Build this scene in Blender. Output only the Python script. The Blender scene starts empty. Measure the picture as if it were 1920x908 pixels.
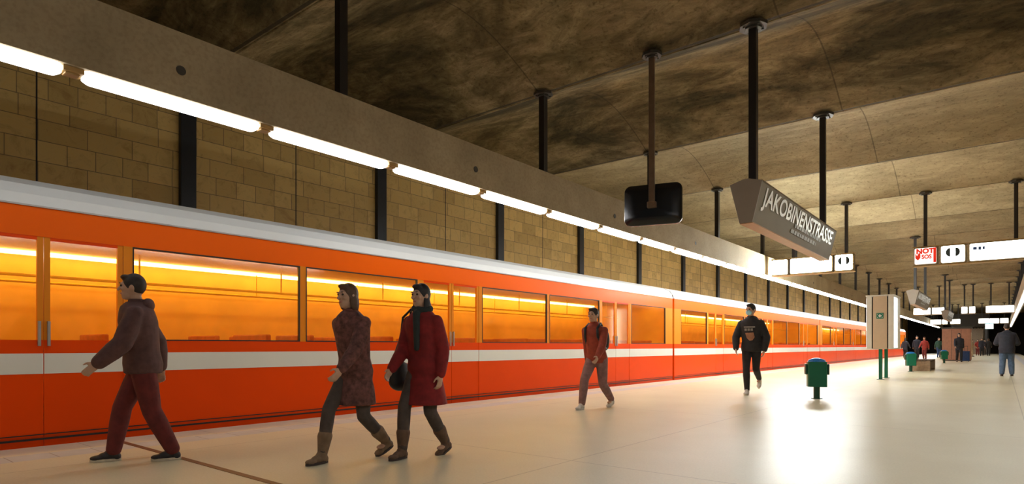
import bpy, bmesh, math, random
from mathutils import Vector, Matrix
PI = math.pi
random.seed(7)
C = bpy.context.scene.collection
sc = bpy.context.scene

# ------------------------------------------------------------------ camera, world, exposure
FPX = 1130.0
cam_d = bpy.data.cameras.new('camera')
cam_d.sensor_width = 36.0
cam_d.lens = 36.0 * FPX / 1920.0
cam_d.shift_y = 195.0 / 1920.0
cam_d.clip_end = 400
cam = bpy.data.objects.new('camera', cam_d)
cam.location = (0, 0, 1.0)
cam.rotation_euler = (math.radians(90), 0, math.radians(39.1))
C.objects.link(cam)
sc.camera = cam

wd = bpy.data.worlds.new('world')
sc.world = wd
wd.use_nodes = True
wd.node_tree.nodes['Background'].inputs[0].default_value = (0.05, 0.045, 0.04, 1)
wd.node_tree.nodes['Background'].inputs[1].default_value = 0.3

sc.view_settings.view_transform = 'Standard'
sc.view_settings.look = 'None'
sc.view_settings.exposure = 1.5
sc.view_settings.gamma = 1.0
sc.view_settings.use_curve_mapping = False
sc.cycles.use_denoising = True
sc.cycles.max_bounces = 8
sc.cycles.sample_clamp_indirect = 6.0

LAMP_FAR, LAMP_NEAR = 17.0, 2.2      # strength of the diffusers of the left row far away / next to the camera
LAMP_RIGHT, LAMP_RIGHT_FAR = 6.3, 1.3
BOX_LIGHT, BOX_LIGHT_LEFT = 3.0, 28.0                       # lit sign boxes
TRAIN_LIGHT = 3.6

# ------------------------------------------------------------------ layout constants (metres, platform floor = 0)
ZR = 5.46          # ceiling fold (low ridge) height
RISE = 0.62
MOD = 4.19
Y1 = 8.60          # first ridge
def ridge(k): return Y1 + MOD * (k - 1)
XB = -6.15         # inner face of the left beam
XBR = 0.72         # inner face of the right beam
BZ0, BZ1 = 3.40, 4.03
BW = 0.28
XE, XER = -7.43, 1.75   # platform edges
XW, XWR = -11.0, 5.3    # side walls
YN, YF = -9.0, 108.0

# ------------------------------------------------------------------ material helpers
def lin(c):
    return tuple(((v / 12.92) if v <= 0.04045 else ((v + 0.055) / 1.055) ** 2.4) for v in [x / 255 for x in c])

def mat(name, col, rough=0.5, metal=0.0, spec=0.5, coat=0.0):
    m = bpy.data.materials.new(name); m.use_nodes = True
    b = m.node_tree.nodes['Principled BSDF']
    b.inputs['Base Color'].default_value = (*col, 1)
    b.inputs['Roughness'].default_value = rough
    b.inputs['Metallic'].default_value = metal
    b.inputs['Specular IOR Level'].default_value = spec
    b.inputs['Coat Weight'].default_value = coat
    return m

class NT:
    def __init__(s, m): s.m = m; s.t = m.node_tree; s.b = s.t.nodes['Principled BSDF']
    def n(s, typ, **kw):
        nd = s.t.nodes.new(typ)
        for k, v in kw.items():
            if k.startswith('i_'):
                key = k[2:]
                key = int(key) if key.isdigit() else key.replace('_', ' ')
                if hasattr(v, 'is_output') or isinstance(v, bpy.types.NodeSocket): s.t.links.new(v, nd.inputs[key])
                else: nd.inputs[key].default_value = v
            else: setattr(nd, k, v)
        return nd
    def math(s, op, a, b=0.0, c=None):
        nd = s.n('ShaderNodeMath', operation=op)
        for i, v in enumerate((a, b, c)):
            if v is None: continue
            if isinstance(v, bpy.types.NodeSocket): s.t.links.new(v, nd.inputs[i])
            else: nd.inputs[i].default_value = v
        return nd.outputs[0]
    def mix(s, f, a, b, blend='MIX'):
        nd = s.n('ShaderNodeMix', data_type='RGBA', blend_type=blend)
        for i, v in ((0, f), (6, a), (7, b)):
            if isinstance(v, bpy.types.NodeSocket): s.t.links.new(v, nd.inputs[i])
            elif i == 0: nd.inputs[0].default_value = v
            else: nd.inputs[i].default_value = (*v, 1)
        return nd.outputs[2]
    def noise(s, scale, detail=4, rough=0.6, vec=None, dist=0.0):
        nd = s.n('ShaderNodeTexNoise'); nd.inputs['Scale'].default_value = scale
        nd.inputs['Detail'].default_value = detail; nd.inputs['Roughness'].default_value = rough
        nd.inputs['Distortion'].default_value = dist
        s.t.links.new(vec if vec is not None else s.obj(), nd.inputs['Vector'])
        return nd.outputs[0]
    def obj(s):
        if not hasattr(s, '_o'): s._o = s.n('ShaderNodeTexCoord').outputs['Object']
        return s._o
    def sep(s):
        if not hasattr(s, '_s'):
            nd = s.n('ShaderNodeSeparateXYZ'); s.t.links.new(s.obj(), nd.inputs[0]); s._s = nd.outputs
        return s._s
    def ramp(s, f, stops):
        nd = s.n('ShaderNodeValToRGB'); e = nd.color_ramp.elements
        while len(e) < len(stops): e.new(0.5)
        for el, (p, c) in zip(e, stops):
            el.position = p; el.color = (*c, 1) if len(c) == 3 else c
        s.t.links.new(f, nd.inputs[0]); return nd.outputs[0]
    def base(s, v): s.t.links.new(v, s.b.inputs['Base Color'])
    def rough(s, v): s.t.links.new(v, s.b.inputs['Roughness'])
    def bump(s, h, strength=0.3, dist=0.02):
        nd = s.n('ShaderNodeBump'); nd.inputs['Strength'].default_value = strength; nd.inputs['Distance'].default_value = dist
        s.t.links.new(h, nd.inputs['Height']); s.t.links.new(nd.outputs[0], s.b.inputs['Normal'])

def nmat(name, col, rough=0.5, var=0.15, scale=6.0, **kw):
    """plain material with a faint procedural mottling"""
    m = mat(name, col, rough, **kw); t = NT(m)
    f = t.noise(scale, 4)
    dark = tuple(c * (1 - var) for c in col); light = tuple(min(1, c * (1 + var)) for c in col)
    t.base(t.ramp(f, [(0.3, dark), (0.7, light)]))
    return m

def emis(name, col, strength):
    m = bpy.data.materials.new(name); m.use_nodes = True
    b = m.node_tree.nodes['Principled BSDF']
    b.inputs['Base Color'].default_value = (*[c * 0.8 for c in col], 1)
    b.inputs['Emission Color'].default_value = (*col, 1)
    b.inputs['Emission Strength'].default_value = strength
    return m

M = {}
# ceiling concrete: warm brown with dark green-black stains and pale blotches, joint lines along Y
def make_ceiling():
    m = mat('stained_concrete', (0.3, 0.22, 0.12), 0.85, spec=0.2); t = NT(m)
    mp = t.n('ShaderNodeMapping'); t.t.links.new(t.obj(), mp.inputs[0]); mp.inputs['Scale'].default_value = (0.6, 1.3, 1.0)
    v = mp.outputs[0]
    big = t.noise(0.55, 6, 0.65, v, 0.6); mid = t.noise(2.2, 8, 0.75, v, 1.0); fine = t.noise(14, 5, 0.7)
    c = t.ramp(mid, [(0.30, (0.14, 0.105, 0.055)), (0.5, (0.29, 0.215, 0.11)), (0.68, (0.47, 0.365, 0.195))])
    st = t.ramp(big, [(0.40, (0.16, 0.17, 0.15)), (0.50, (0.6, 0.6, 0.55)), (0.58, (1, 1, 1))])
    x, y, z = t.sep()
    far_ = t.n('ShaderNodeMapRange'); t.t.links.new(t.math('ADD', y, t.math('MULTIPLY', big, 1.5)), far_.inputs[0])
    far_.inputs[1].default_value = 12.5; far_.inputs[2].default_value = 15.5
    clean_lit = t.ramp(mid, [(0.30, (0.37, 0.295, 0.175)), (0.7, (0.52, 0.425, 0.26))])   # less stained bays further on, base paled for the stronger light there
    c = t.mix(t.math('MULTIPLY', far_.outputs[0], 0.75), c, clean_lit)
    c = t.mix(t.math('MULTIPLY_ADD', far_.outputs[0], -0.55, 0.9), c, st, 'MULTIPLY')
    sp = t.ramp(fine, [(0.34, (0.45, 0.42, 0.38)), (0.46, (1, 1, 1))])
    c = t.mix(0.7, c, sp, 'MULTIPLY')
    fy = t.math('FRACT', t.math('DIVIDE', t.math('ADD', y, MOD * 20 - Y1 + 0.03), MOD))
    c = t.mix(t.math('MULTIPLY', t.math('LESS_THAN', fy, 0.06 / MOD), 0.8), c, (0.04, 0.03, 0.02))
    # joints every 4 m across the platform
    f = t.math('FRACT', t.math('DIVIDE', t.math('ADD', x, 2.35 + 40.0), 4.0))
    j = t.math('LESS_THAN', f, 0.006)
    c = t.mix(t.math('MULTIPLY', j, 0.5), c, (0.03, 0.025, 0.018))
    t.base(c)
    t.bump(t.math('ADD', mid, t.math('MULTIPLY', fine, 0.4)), 0.5, 0.03)
    return m
M['ceiling'] = make_ceiling()

def make_beam():
    m = mat('beam_concrete', (0.42, 0.34, 0.22), 0.75, spec=0.25); t = NT(m)
    a = t.noise(1.2, 5); b = t.noise(25, 4)
    c = t.ramp(a, [(0.3, (0.34, 0.265, 0.16)), (0.7, (0.47, 0.375, 0.235))])
    c = t.mix(0.35, c, t.ramp(b, [(0.35, (0.6, 0.55, 0.5)), (0.55, (1, 1, 1))]), 'MULTIPLY')
    t.base(c); t.bump(b, 0.15, 0.01); return m
M['beam'] = make_beam()

def make_wall():
    m = mat('sandstone_tiles', (0.5, 0.36, 0.16), 0.6, spec=0.3); t = NT(m)
    x, y, z = t.sep()
    cb = t.n('ShaderNodeCombineXYZ'); t.t.links.new(y, cb.inputs[0]); t.t.links.new(z, cb.inputs[1])
    br = t.n('ShaderNodeTexBrick'); t.t.links.new(cb.outputs[0], br.inputs[0])
    br.inputs['Scale'].default_value = 1.0; br.inputs['Brick Width'].default_value = 0.62; br.inputs['Row Height'].default_value = 0.31
    br.inputs['Mortar Size'].default_value = 0.006; br.inputs['Bias'].default_value = 0.0
    br.offset = 0.37; br.squash = 0.6; br.squash_frequency = 3
    br.inputs['Color1'].default_value = (0.76, 0.52, 0.18, 1); br.inputs['Color2'].default_value = (0.56, 0.365, 0.12, 1)
    br.inputs['Mortar'].default_value = (0.26, 0.18, 0.08, 1)
    n1 = t.noise(3.5, 7, 0.7, None, 1.5)
    c = t.mix(0.6, br.outputs[0], t.ramp(n1, [(0.3, (0.62, 0.52, 0.4)), (0.5, (1, 1, 1)), (0.7, (1.0, 0.93, 0.75))]), 'MULTIPLY')
    t.base(c); t.bump(br.outputs[1], -0.2, 0.01); return m
M['wall'] = make_wall()

def make_floor():
    m = mat('polished_floor', (0.6, 0.53, 0.38), 0.35, spec=0.2); t = NT(m)
    a = t.noise(0.7, 5); b = t.noise(60, 3)
    c = t.ramp(a, [(0.3, (0.68, 0.625, 0.44)), (0.7, (0.75, 0.70, 0.51))])
    c = t.mix(0.25, c, t.ramp(b, [(0.35, (0.7, 0.66, 0.6)), (0.6, (1, 1, 1))]), 'MULTIPLY')
    x, y, z = t.sep()
    def line(v, off, per, w):
        f = t.math('FRACT', t.math('DIVIDE', t.math('ADD', v, off + per * 50), per)); return t.math('LESS_THAN', f, w / per)
    j = t.math('MAXIMUM', line(x, 2.92, 3.15, 0.012), line(y, 4.19 - 2.30 - 2.1, 4.19, 0.012))
    c = t.mix(t.math('MULTIPLY', j, 0.45), c, (0.2, 0.15, 0.09))
    t.base(c)
    t.rough(t.math('MULTIPLY_ADD', t.noise(0.8, 3), 0.05, 0.34))
    return m
M['floor'] = make_floor()

def strip_tiles(name, col, per, mort):
    m = mat(name, col, 0.4); t = NT(m); x, y, z = t.sep()
    f = t.math('FRACT', t.math('DIVIDE', t.math('ADD', y, 100.0), per))
    n = t.noise(3, 4)
    c = t.ramp(n, [(0.3, tuple(v * 0.88 for v in col)), (0.7, col)])
    c = t.mix(t.math('LESS_THAN', f, 0.008 / per), c, mort); t.base(c); return m
M['edge'] = strip_tiles('cream_edge_stone', (0.80, 0.74, 0.55), 1.2, (0.4, 0.35, 0.25))
M['tactile'] = strip_tiles('pale_grey_tiles', (0.60, 0.62, 0.62), 0.33, (0.25, 0.22, 0.2))
M['joint'] = nmat('brown_expansion_joint', (0.16, 0.07, 0.035), 0.5)
M['black'] = nmat('black_steel', (0.012, 0.014, 0.016), 0.45)
M['pole'] = nmat('dark_steel_pole', (0.018, 0.014, 0.012), 0.4)
M['flange'] = nmat('dark_flange_steel', (0.05, 0.043, 0.033), 0.5)
M['darkwall'] = nmat('dark_concrete', (0.03, 0.025, 0.02), 0.9)  # dark base colour: stands for unlit tunnel at the end, dims back-wall bounce
M['ballast'] = nmat('dark_ballast', (0.05, 0.042, 0.035), 0.95, 0.5, 30)
M['rail'] = nmat('worn_rail_steel', (0.3, 0.28, 0.26), 0.3, metal=0.9)
M['bracket'] = nmat('golden_brown_bracket', (0.42, 0.26, 0.09), 0.4)
M['train_red'] = nmat('train_red_paint', (0.88, 0.070, 0.001), 0.35, 0.03, 1.0, spec=0.12)
M['train_red_lit'] = nmat('lit_train_red_paint', (0.95, 0.135, 0.001), 0.35, 0.03, 1.0, spec=0.12)  # red of the upper band, turned orange for the stronger lamp light there
M['train_white'] = nmat('train_white_paint', (0.80, 0.80, 0.72), 0.3, 0.03, 1.0)
M['train_roof'] = nmat('train_roof_white', (0.78, 0.80, 0.78), 0.35, 0.03, 1.0)
M['pillar'] = nmat('amber_orange_pillar_paint', (0.80, 0.25, 0.015), 0.35, 0.03, 1.0, spec=0.12)
M['rubber'] = nmat('black_rubber', (0.02, 0.012, 0.01), 0.6)
M['inner'] = nmat('amber_interior_panel', (0.85, 0.46, 0.07), 0.45, 0.12, 1.5)
M['inner_ceiling'] = nmat('cream_interior_ceiling', (0.85, 0.66, 0.30), 0.5, 0.05)
M['inner_floor'] = nmat('brown_interior_floor', (0.2, 0.1, 0.05), 0.6)
M['seat'] = nmat('rust_orange_seat', (0.50, 0.13, 0.03), 0.7, 0.2, 9)
M['rail_yellow'] = nmat('yellow_hand_rail', (0.95, 0.62, 0.05), 0.3)
M['train_lamp'] = emis('train_lamp_white', (1.0, 0.9, 0.65), TRAIN_LIGHT)
M['metal'] = nmat('brushed_metal', (0.45, 0.43, 0.40), 0.35, metal=0.7)
M['undercar'] = nmat('dark_undercarriage', (0.03, 0.02, 0.018), 0.8)

def make_glass():
    m = bpy.data.materials.new('amber_window_glass'); m.use_nodes = True; t = m.node_tree
    t.nodes.remove(t.nodes['Principled BSDF'])
    tr = t.nodes.new('ShaderNodeBsdfTransparent'); tr.inputs[0].default_value = (1.0, 0.84, 0.45, 1)
    gl = t.nodes.new('ShaderNodeBsdfGlossy'); gl.inputs['Roughness'].default_value = 0.08
    nz = t.nodes.new('ShaderNodeTexNoise'); nz.inputs['Scale'].default_value = 0.8
    mp = t.nodes.new('ShaderNodeMapRange'); mp.inputs['To Min'].default_value = 0.05; mp.inputs['To Max'].default_value = 0.11
    t.links.new(nz.outputs[0], mp.inputs['Value'])
    mx = t.nodes.new('ShaderNodeMixShader'); t.links.new(mp.outputs[0], mx.inputs[0])
    t.links.new(tr.outputs[0], mx.inputs[1]); t.links.new(gl.outputs[0], mx.inputs[2])
    t.links.new(mx.outputs[0], t.nodes['Material Output'].inputs[0]); return m
M['glass'] = make_glass()

M['sign_grey'] = nmat('sign_end_taupe', (0.30, 0.25, 0.19), 0.45, 0.06, 3)
M['sign_side'] = nmat('sign_side_olive_grey', (0.19, 0.16, 0.095), 0.5, 0.1, 2)
M['sign_bottom'] = nmat('sign_underside_tan', (0.55, 0.30, 0.14), 0.4, 0.05)
M['letter'] = nmat('raised_pale_letters', (0.72, 0.73, 0.66), 0.32, metal=0.6)
M['letter_small'] = nmat('faint_grey_lettering', (0.36, 0.37, 0.32), 0.4)
M['casing'] = nmat('olive_brown_casing', (0.17, 0.115, 0.05), 0.45)
M['box_white'] = emis('lit_white_panel', (0.95, 1.0, 0.96), BOX_LIGHT)
M['box_left'] = emis('bright_white_panel', (0.95, 1.0, 0.96), BOX_LIGHT_LEFT)
M['box_dim'] = emis('lit_notice_panel', (1.0, 0.92, 0.84), 0.40)
M['symbol_red'] = emis('lit_red_symbol', (0.9, 0.03, 0.01), 0.16)
M['symbol_dark'] = nmat('dark_symbol_print', (0.035, 0.05, 0.05), 0.5)
M['symbol_blue'] = nmat('blue_print', (0.05, 0.1, 0.3), 0.5)
M['green_paint'] = nmat('bottle_green_paint', (0.0, 0.13, 0.065), 0.35, 0.08, 4)
M['green_dark'] = nmat('dark_green_paint', (0.0, 0.055, 0.03), 0.4, 0.08, 4)
M['blue_bag'] = nmat('blue_plastic_bag', (0.01, 0.17, 0.52), 0.3, 0.3, 12)
M['kiosk_pale'] = nmat('pale_grey_panel', (0.62, 0.60, 0.52), 0.4, 0.04)
M['kiosk_tan'] = nmat('tan_panel', (0.52, 0.40, 0.27), 0.45, 0.04)
M['green_sign'] = nmat('safety_green', (0.0, 0.16, 0.09), 0.4)
M['white_sign'] = nmat('sign_white', (0.8, 0.82, 0.78), 0.4)
M['kiosk_lit'] = emis('kiosk_lit_panel', (0.92, 1.0, 1.0), 1.6)
M['pink_panel'] = nmat('dusty_pink_panel', (0.36, 0.17, 0.10), 0.6)
M['bench'] = nmat('bench_concrete', (0.30, 0.22, 0.14), 0.8, 0.25, 10)
M['bench_dark'] = nmat('bench_slats_brown', (0.12, 0.08, 0.05), 0.7, 0.25, 10)
M['globe'] = emis('globe_lamp_light', (1, 0.98, 0.95), 4.0)
M['cyan'] = emis('cyan_sign_light', (0.35, 0.9, 1.0), 1.6)
M['mirror_back'] = nmat('black_plastic_shell', (0.008, 0.009, 0.011), 0.25, 0.2, 3)
M['mirror_face'] = mat('mirror_silver', (0.8, 0.8, 0.8), 0.03, metal=1.0)
M['mirror_arm'] = nmat('brown_mirror_arm', (0.20, 0.13, 0.08), 0.35, metal=0.4)

# ------------------------------------------------------------------ mesh helpers
def bx(bm, x0, x1, y0, y1, z0, z1, mi=0):
    v = [bm.verts.new((x, y, z)) for x in (x0, x1) for y in (y0, y1) for z in (z0, z1)]
    fs = [(0, 1, 3, 2), (4, 6, 7, 5), (0, 4, 5, 1), (2, 3, 7, 6), (0, 2, 6, 4), (1, 5, 7, 3)]
    for f in fs:
        fc = bm.faces.new([v[i] for i in f]); fc.material_index = mi
def cyl(bm, p0, p1, r0, r1=None, seg=16, caps=True):
    r1 = r0 if r1 is None else r1
    p0, p1 = Vector(p0), Vector(p1); d = p1 - p0
    if d.length < 1e-6: return
    q = d.to_track_quat('Z', 'Y')
    a = []; b = []
    for i in range(seg):
        t = 2 * PI * i / seg; o = q @ Vector((math.cos(t), math.sin(t), 0))
        a.append(bm.verts.new(p0 + o * r0)); b.append(bm.verts.new(p1 + o * r1))
    for i in range(seg):
        j = (i + 1) % seg; bm.faces.new((a[i], a[j], b[j], b[i]))
    if caps: bm.faces.new(a[::-1]); bm.faces.new(b)
def ell(bm, c, r, seg=16, rings=10, rot=None):
    if not hasattr(r, '__len__'): r = (r, r, r)
    mtx = Matrix.Translation(Vector(c)) @ (rot.to_4x4() if rot else Matrix.Identity(4)) @ Matrix.Diagonal((r[0], r[1], r[2], 1))
    bmesh.ops.create_uvsphere(bm, u_segments=seg, v_segments=rings, radius=1.0, matrix=mtx)
def loft(bm, rings, seg=20):
    """rings: (centre, rx, ry) horizontal ellipses"""
    L = []
    for c, rx, ry in rings:
        L.append([bm.verts.new((c[0] + rx * math.cos(2 * PI * i / seg), c[1] + ry * math.sin(2 * PI * i / seg), c[2])) for i in range(seg)])
    for A, B in zip(L, L[1:]):
        for i in range(seg):
            j = (i + 1) % seg; bm.faces.new((A[i], A[j], B[j], B[i]))
    bm.faces.new(L[0][::-1]); bm.faces.new(L[-1])
def prism(bm, pts, axis, a0, a1, mi=0):
    """polygon pts in the plane normal to axis ('x','y','z'), extruded a0..a1"""
    def P(p, a): return {'x': (a, p[0], p[1]), 'y': (p[0], a, p[1]), 'z': (p[0], p[1], a)}[axis]
    A = [bm.verts.new(P(p, a0)) for p in pts]; B = [bm.verts.new(P(p, a1)) for p in pts]
    n = len(pts)
    f = [bm.faces.new(A[::-1]), bm.faces.new(B)]
    for i in range(n): f.append(bm.faces.new((A[i], A[(i + 1) % n], B[(i + 1) % n], B[i])))
    for q in f: q.material_index = mi
    return f
def rrect(x0, x1, z0, z1, r, n=6):
    pts = []
    for cx, cz, a in ((x1 - r, z0 + r, -PI / 2), (x1 - r, z1 - r, 0), (x0 + r, z1 - r, PI / 2), (x0 + r, z0 + r, PI)):
        for i in range(n + 1):
            t = a + PI / 2 * i / n; pts.append((cx + r * math.cos(t), cz + r * math.sin(t)))
    return pts

def obj(name, bm, m=None, parent=None, loc=None, smooth=False, bevel=0.0):
    bmesh.ops.recalc_face_normals(bm, faces=bm.faces[:])
    me = bpy.data.meshes.new(name); bm.to_mesh(me); bm.free()
    ms = m if isinstance(m, (list, tuple)) else [m]
    for k in ms:
        if k: me.materials.append(k)
    if smooth:
        for p in me.polygons: p.use_smooth = True
    o = bpy.data.objects.new(name, me); C.objects.link(o)
    if parent: o.parent = parent
    if loc is not None: o.location = loc
    if bevel:
        b = o.modifiers.new('bevel', 'BEVEL'); b.width = bevel; b.segments = 2; b.limit_method = 'ANGLE'
    return o
def tag(o, label, cat, group=None, kind=None):
    o['label'] = label; o['category'] = cat
    if group: o['group'] = group
    if kind: o['kind'] = kind
    return o
def thing(name, label, cat, loc=(0, 0, 0), rz=0.0, group=None):
    o = bpy.data.objects.new(name, None); o.empty_display_size = 0.2
    C.objects.link(o); o.location = loc; o.rotation_euler = (0, 0, rz)
    return tag(o, label, cat, group)
def struct(name, bm, m, **kw):
    o = obj(name, bm, m, **kw); o['kind'] = 'structure'; return o
def kids(o): return [c for c in bpy.data.objects if c.parent == o]
def copy_tree(o, parent=None):
    ch = kids(o)
    c = o.copy(); C.objects.link(c)
    if parent: c.parent = parent
    for k in ch: copy_tree(k, c)
    return c
def dup(root, loc, label=None, group=None, rz=None):
    c = copy_tree(root); c.location = loc
    if rz is not None: c.rotation_euler = (0, 0, rz)
    if label: c['label'] = label
    if group: c['group'] = group
    return c
def text_mesh(name, s, size, m, parent, matrix, depth=0.006, xs=1.0, bold=0.0):
    cu = bpy.data.curves.new(name, 'FONT'); cu.body = s; cu.size = size; cu.extrude = depth; cu.offset = bold
    cu.resolution_u = 4
    to = bpy.data.objects.new(name + '_tmp', cu); C.objects.link(to)
    bpy.context.view_layer.update()
    me = bpy.data.meshes.new_from_object(to.evaluated_get(bpy.context.evaluated_depsgraph_get()))
    bpy.data.objects.remove(to)
    me.transform(matrix @ Matrix.Diagonal((xs, 1, 1, 1)))
    me.materials.clear(); me.materials.append(m)
    o = bpy.data.objects.new(name, me); C.objects.link(o); o.parent = parent
    return o

# ------------------------------------------------------------------ the setting
b = bmesh.new(); bx(b, XE + 0.85, XER - 0.85, YN, YF, -0.3, 0.0); struct('floor', b, M['floor'])
for n, (a0, a1, a2) in ((1, (XE, XE + 0.50, XE + 0.85)), (2, (XER, XER - 0.50, XER - 0.85))):
    b = bmesh.new(); bx(b, min(a0, a1), max(a0, a1), YN, YF, -0.3, 0.0); struct('trim_%d' % n, b, M['edge'])
    b = bmesh.new(); bx(b, min(a1, a2), max(a1, a2), YN, YF, -0.3, 0.0); struct('trim_%d' % (n + 2), b, M['tactile'])
b = bmesh.new(); bx(b, XE + 0.3, XER - 0.3, 2.28, 2.335, -0.05, 0.003); struct('trim_5', b, M['joint'])
b = bmesh.new(); bx(b, XE + 0.15, XER - 0.15, YN, YF, -1.2, -0.3); struct('floor_platform_base', b, M['darkwall'])
b = bmesh.new(); bx(b, XW, XE + 0.15, YN, YF, -1.3, -1.15); struct('floor_track_left', b, M['ballast'])
b = bmesh.new(); bx(b, XER - 0.15, XWR, YN, YF, -1.3, -1.15); struct('floor_track_right', b, M['ballast'])
b = bmesh.new(); bx(b, XW - 0.3, XW, YN, YF, -1.3, 6.6); struct('wall_left', b, M['wall'])
b = bmesh.new(); bx(b, XWR, XWR + 0.3, YN, YF, -1.3, 6.6); struct('wall_right', b, M['wall'])
b = bmesh.new(); bx(b, XW - 0.3, XWR + 0.3, YF, YF + 0.3, -1.3, 6.6); struct('wall_end', b, M['darkwall'])
b = bmesh.new(); bx(b, XW - 0.3, XWR + 0.3, YN - 0.3, YN, -1.3, 6.6); struct('wall_back', b, M['darkwall'])
# folded ceiling
b = bmesh.new(); rows = []
k = -4; ys = []
while ridge(k) - 0.01 < YF + MOD:
    y = ridge(k)
    ys += [(y - 0.035, ZR), (y + 0.035, ZR)] + [(y + 0.035 + (MOD - 0.07) * q / 14, ZR + RISE * math.sin(PI * q / 14)) for q in range(1, 14)]; k += 1
ys = [p for p in ys if YN - 5 < p[0] < YF + 4]
nx = 12
for (y, z) in ys: rows.append([b.verts.new((XW - 0.3 + (XWR - XW + 0.6) * i / nx, y, z)) for i in range(nx + 1)])
top = []
for A, B in zip(rows, rows[1:]):
    for i in range(nx): b.faces.new((A[i], A[i + 1], B[i + 1], B[i]))
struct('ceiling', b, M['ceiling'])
b = bmesh.new(); bx(b, XW - 0.3, XWR + 0.3, YN, YF, 6.5, 6.7); struct('ceiling_slab', b, M['darkwall'])
# conduits along each fold line
tn = 6
for kk in range(0, 6):
    y = ridge(kk); b = bmesh.new(); cyl(b, (XW + 0.02, y + 0.09, ZR + 0.025), (XWR - 0.02, y + 0.09, ZR + 0.025), 0.02, seg=8)
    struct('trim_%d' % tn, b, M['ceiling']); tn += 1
# beams over the platform edges
b = bmesh.new(); bx(b, XB - BW, XB, YN, 100.0, BZ0, BZ1); struct('trim_%d' % tn, b, M['beam']); tn += 1
b = bmesh.new(); bx(b, XBR, XBR + BW, YN, 100.0, BZ0, BZ1); struct('trim_%d' % tn, b, M['beam']); tn += 1
# wall posts and panel joints on the left wall
yy = 4.56
first = None
for i in range(-3, 24):
    y = 4.56 + 4.19 * i
    bm = bmesh.new(); bx(bm, XW, XW + 0.10, y - 0.13, y + 0.13, -1.15, 6.0); struct('trim_%d' % tn, bm, M['black'], bevel=0.01); tn += 1
    bm = bmesh.new(); bx(bm, XW - 0.01, XW + 0.004, y + 2.085, y + 2.105, -1.15, 6.0); struct('trim_%d' % tn, bm, M['rubber']); tn += 1
for x in (-8.2, -9.64, 2.3, 3.74):
    bm = bmesh.new()
    bx(bm, x - 0.06, x + 0.06, YN, YF, -1.15, -1.13); bx(bm, x - 0.012, x + 0.012, YN, YF, -1.13, -1.03); bx(bm, x - 0.035, x + 0.035, YN, YF, -1.03, -0.99)
    struct('trim_%d' % tn, bm, M['rail']); tn += 1
# small dark anchor plugs in the beam face
for i in range(0, 12):
    y = 2.5 + 4.2 * i; bm = bmesh.new(); cyl(bm, (XB - 0.02, y, 3.66), (XB + 0.006, y, 3.66), 0.045, seg=18)
    struct('trim_%d' % tn, bm, M['flange']); tn += 1

# ------------------------------------------------------------------ lamps under the beams
def lamp_mat(s):
    key = 'lamp_%.2f' % s
    if key not in M: M[key] = emis('lamp_diffuser', (0.97, 0.98, 1.0), s)
    return M[key]
def lamp_diffuser_bm():
    bm = bmesh.new(); n = 8
    pts = []
    # rounded-ended tray seen from above, extruded down and tapered
    P0 = rrect(-0.08, 0.08, -0.80, 0.80, 0.06); P1 = rrect(-0.065, 0.065, -0.77, 0.77, 0.05)
    L = []
    for P, z in ((P0, 0.0), (P0, -0.06), (P1, -0.08)):
        L.append([bm.verts.new((p[0], p[1], z)) for p in P])
    for A, B in zip(L, L[1:]):
        for i in range(len(A)):
            j = (i + 1) % len(A); bm.faces.new((A[i], A[j], B[j], B[i]))
    bm.faces.new(L[0]); bm.faces.new(L[-1])
    return bm
def make_lamp(strength):
    d = obj('fluorescent_lamp', lamp_diffuser_bm(), lamp_mat(strength))
    bm = bmesh.new(); bx(bm, -0.075, 0.075, 0.80, 0.955, -0.045, 0.0); bx(bm, -0.05, 0.05, 0.82, 0.93, -0.06, -0.045)
    obj('end_bracket', bm, M['bracket'], d, bevel=0.006)
    return d
PITCH, G0 = 1.755, 1.716
names_near = {0: 'lowest and largest white fluorescent lamp, cut by the left photo edge',
              1: 'white fluorescent lamp under the left beam, second from the left photo edge',
              2: 'white fluorescent lamp under the left beam, third from the left photo edge',
              3: 'white fluorescent lamp under the left beam, fourth from the left photo edge',
              4: 'white fluorescent lamp under the left beam, fifth from the left photo edge',
              5: 'white fluorescent lamp under the left beam, sixth from the left photo edge'}
for k in range(-4, 54):
    y = G0 + PITCH * k - PITCH / 2
    if y < YN + 1: continue
    f = min(1.0, max(0.0, (y - 4.0) / 14.0)) ** 1.15
    s = LAMP_NEAR + (LAMP_FAR - LAMP_NEAR) * round(f * 5) / 5
    o = make_lamp(s); o.location = (XB - 0.11, y - 0.07, BZ0)
    if k in names_near: tag(o, names_near[k], 'lamp', 'fluorescent lamps under the left beam')
    elif k < 0: tag(o, 'white fluorescent lamp under the left beam, beyond the left photo edge', 'lamp', 'unseen lamps under the left beam')
    elif y < 20.5: tag(o, 'middle white fluorescent lamp under the left beam, short of the left lit signs', 'lamp', 'middle lamps under the left beam')
    else: tag(o, 'small far fluorescent lamp in the left row, beyond the near lit signs', 'lamp', 'far lamps under the left beam')
for k in range(-4, 54):
    y = G0 + PITCH * k - PITCH / 2
    if y < YN + 1: continue
    o = make_lamp(LAMP_RIGHT + (LAMP_RIGHT_FAR - LAMP_RIGHT) * round(min(1, max(0, (y - 4) / 16)) * 4) / 4); o.location = (XBR + 0.11, y - 0.07, BZ0)
    tag(o, 'white fluorescent lamp in the right-hand row at the right photo edge', 'lamp', 'lamps under the right beam')

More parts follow.
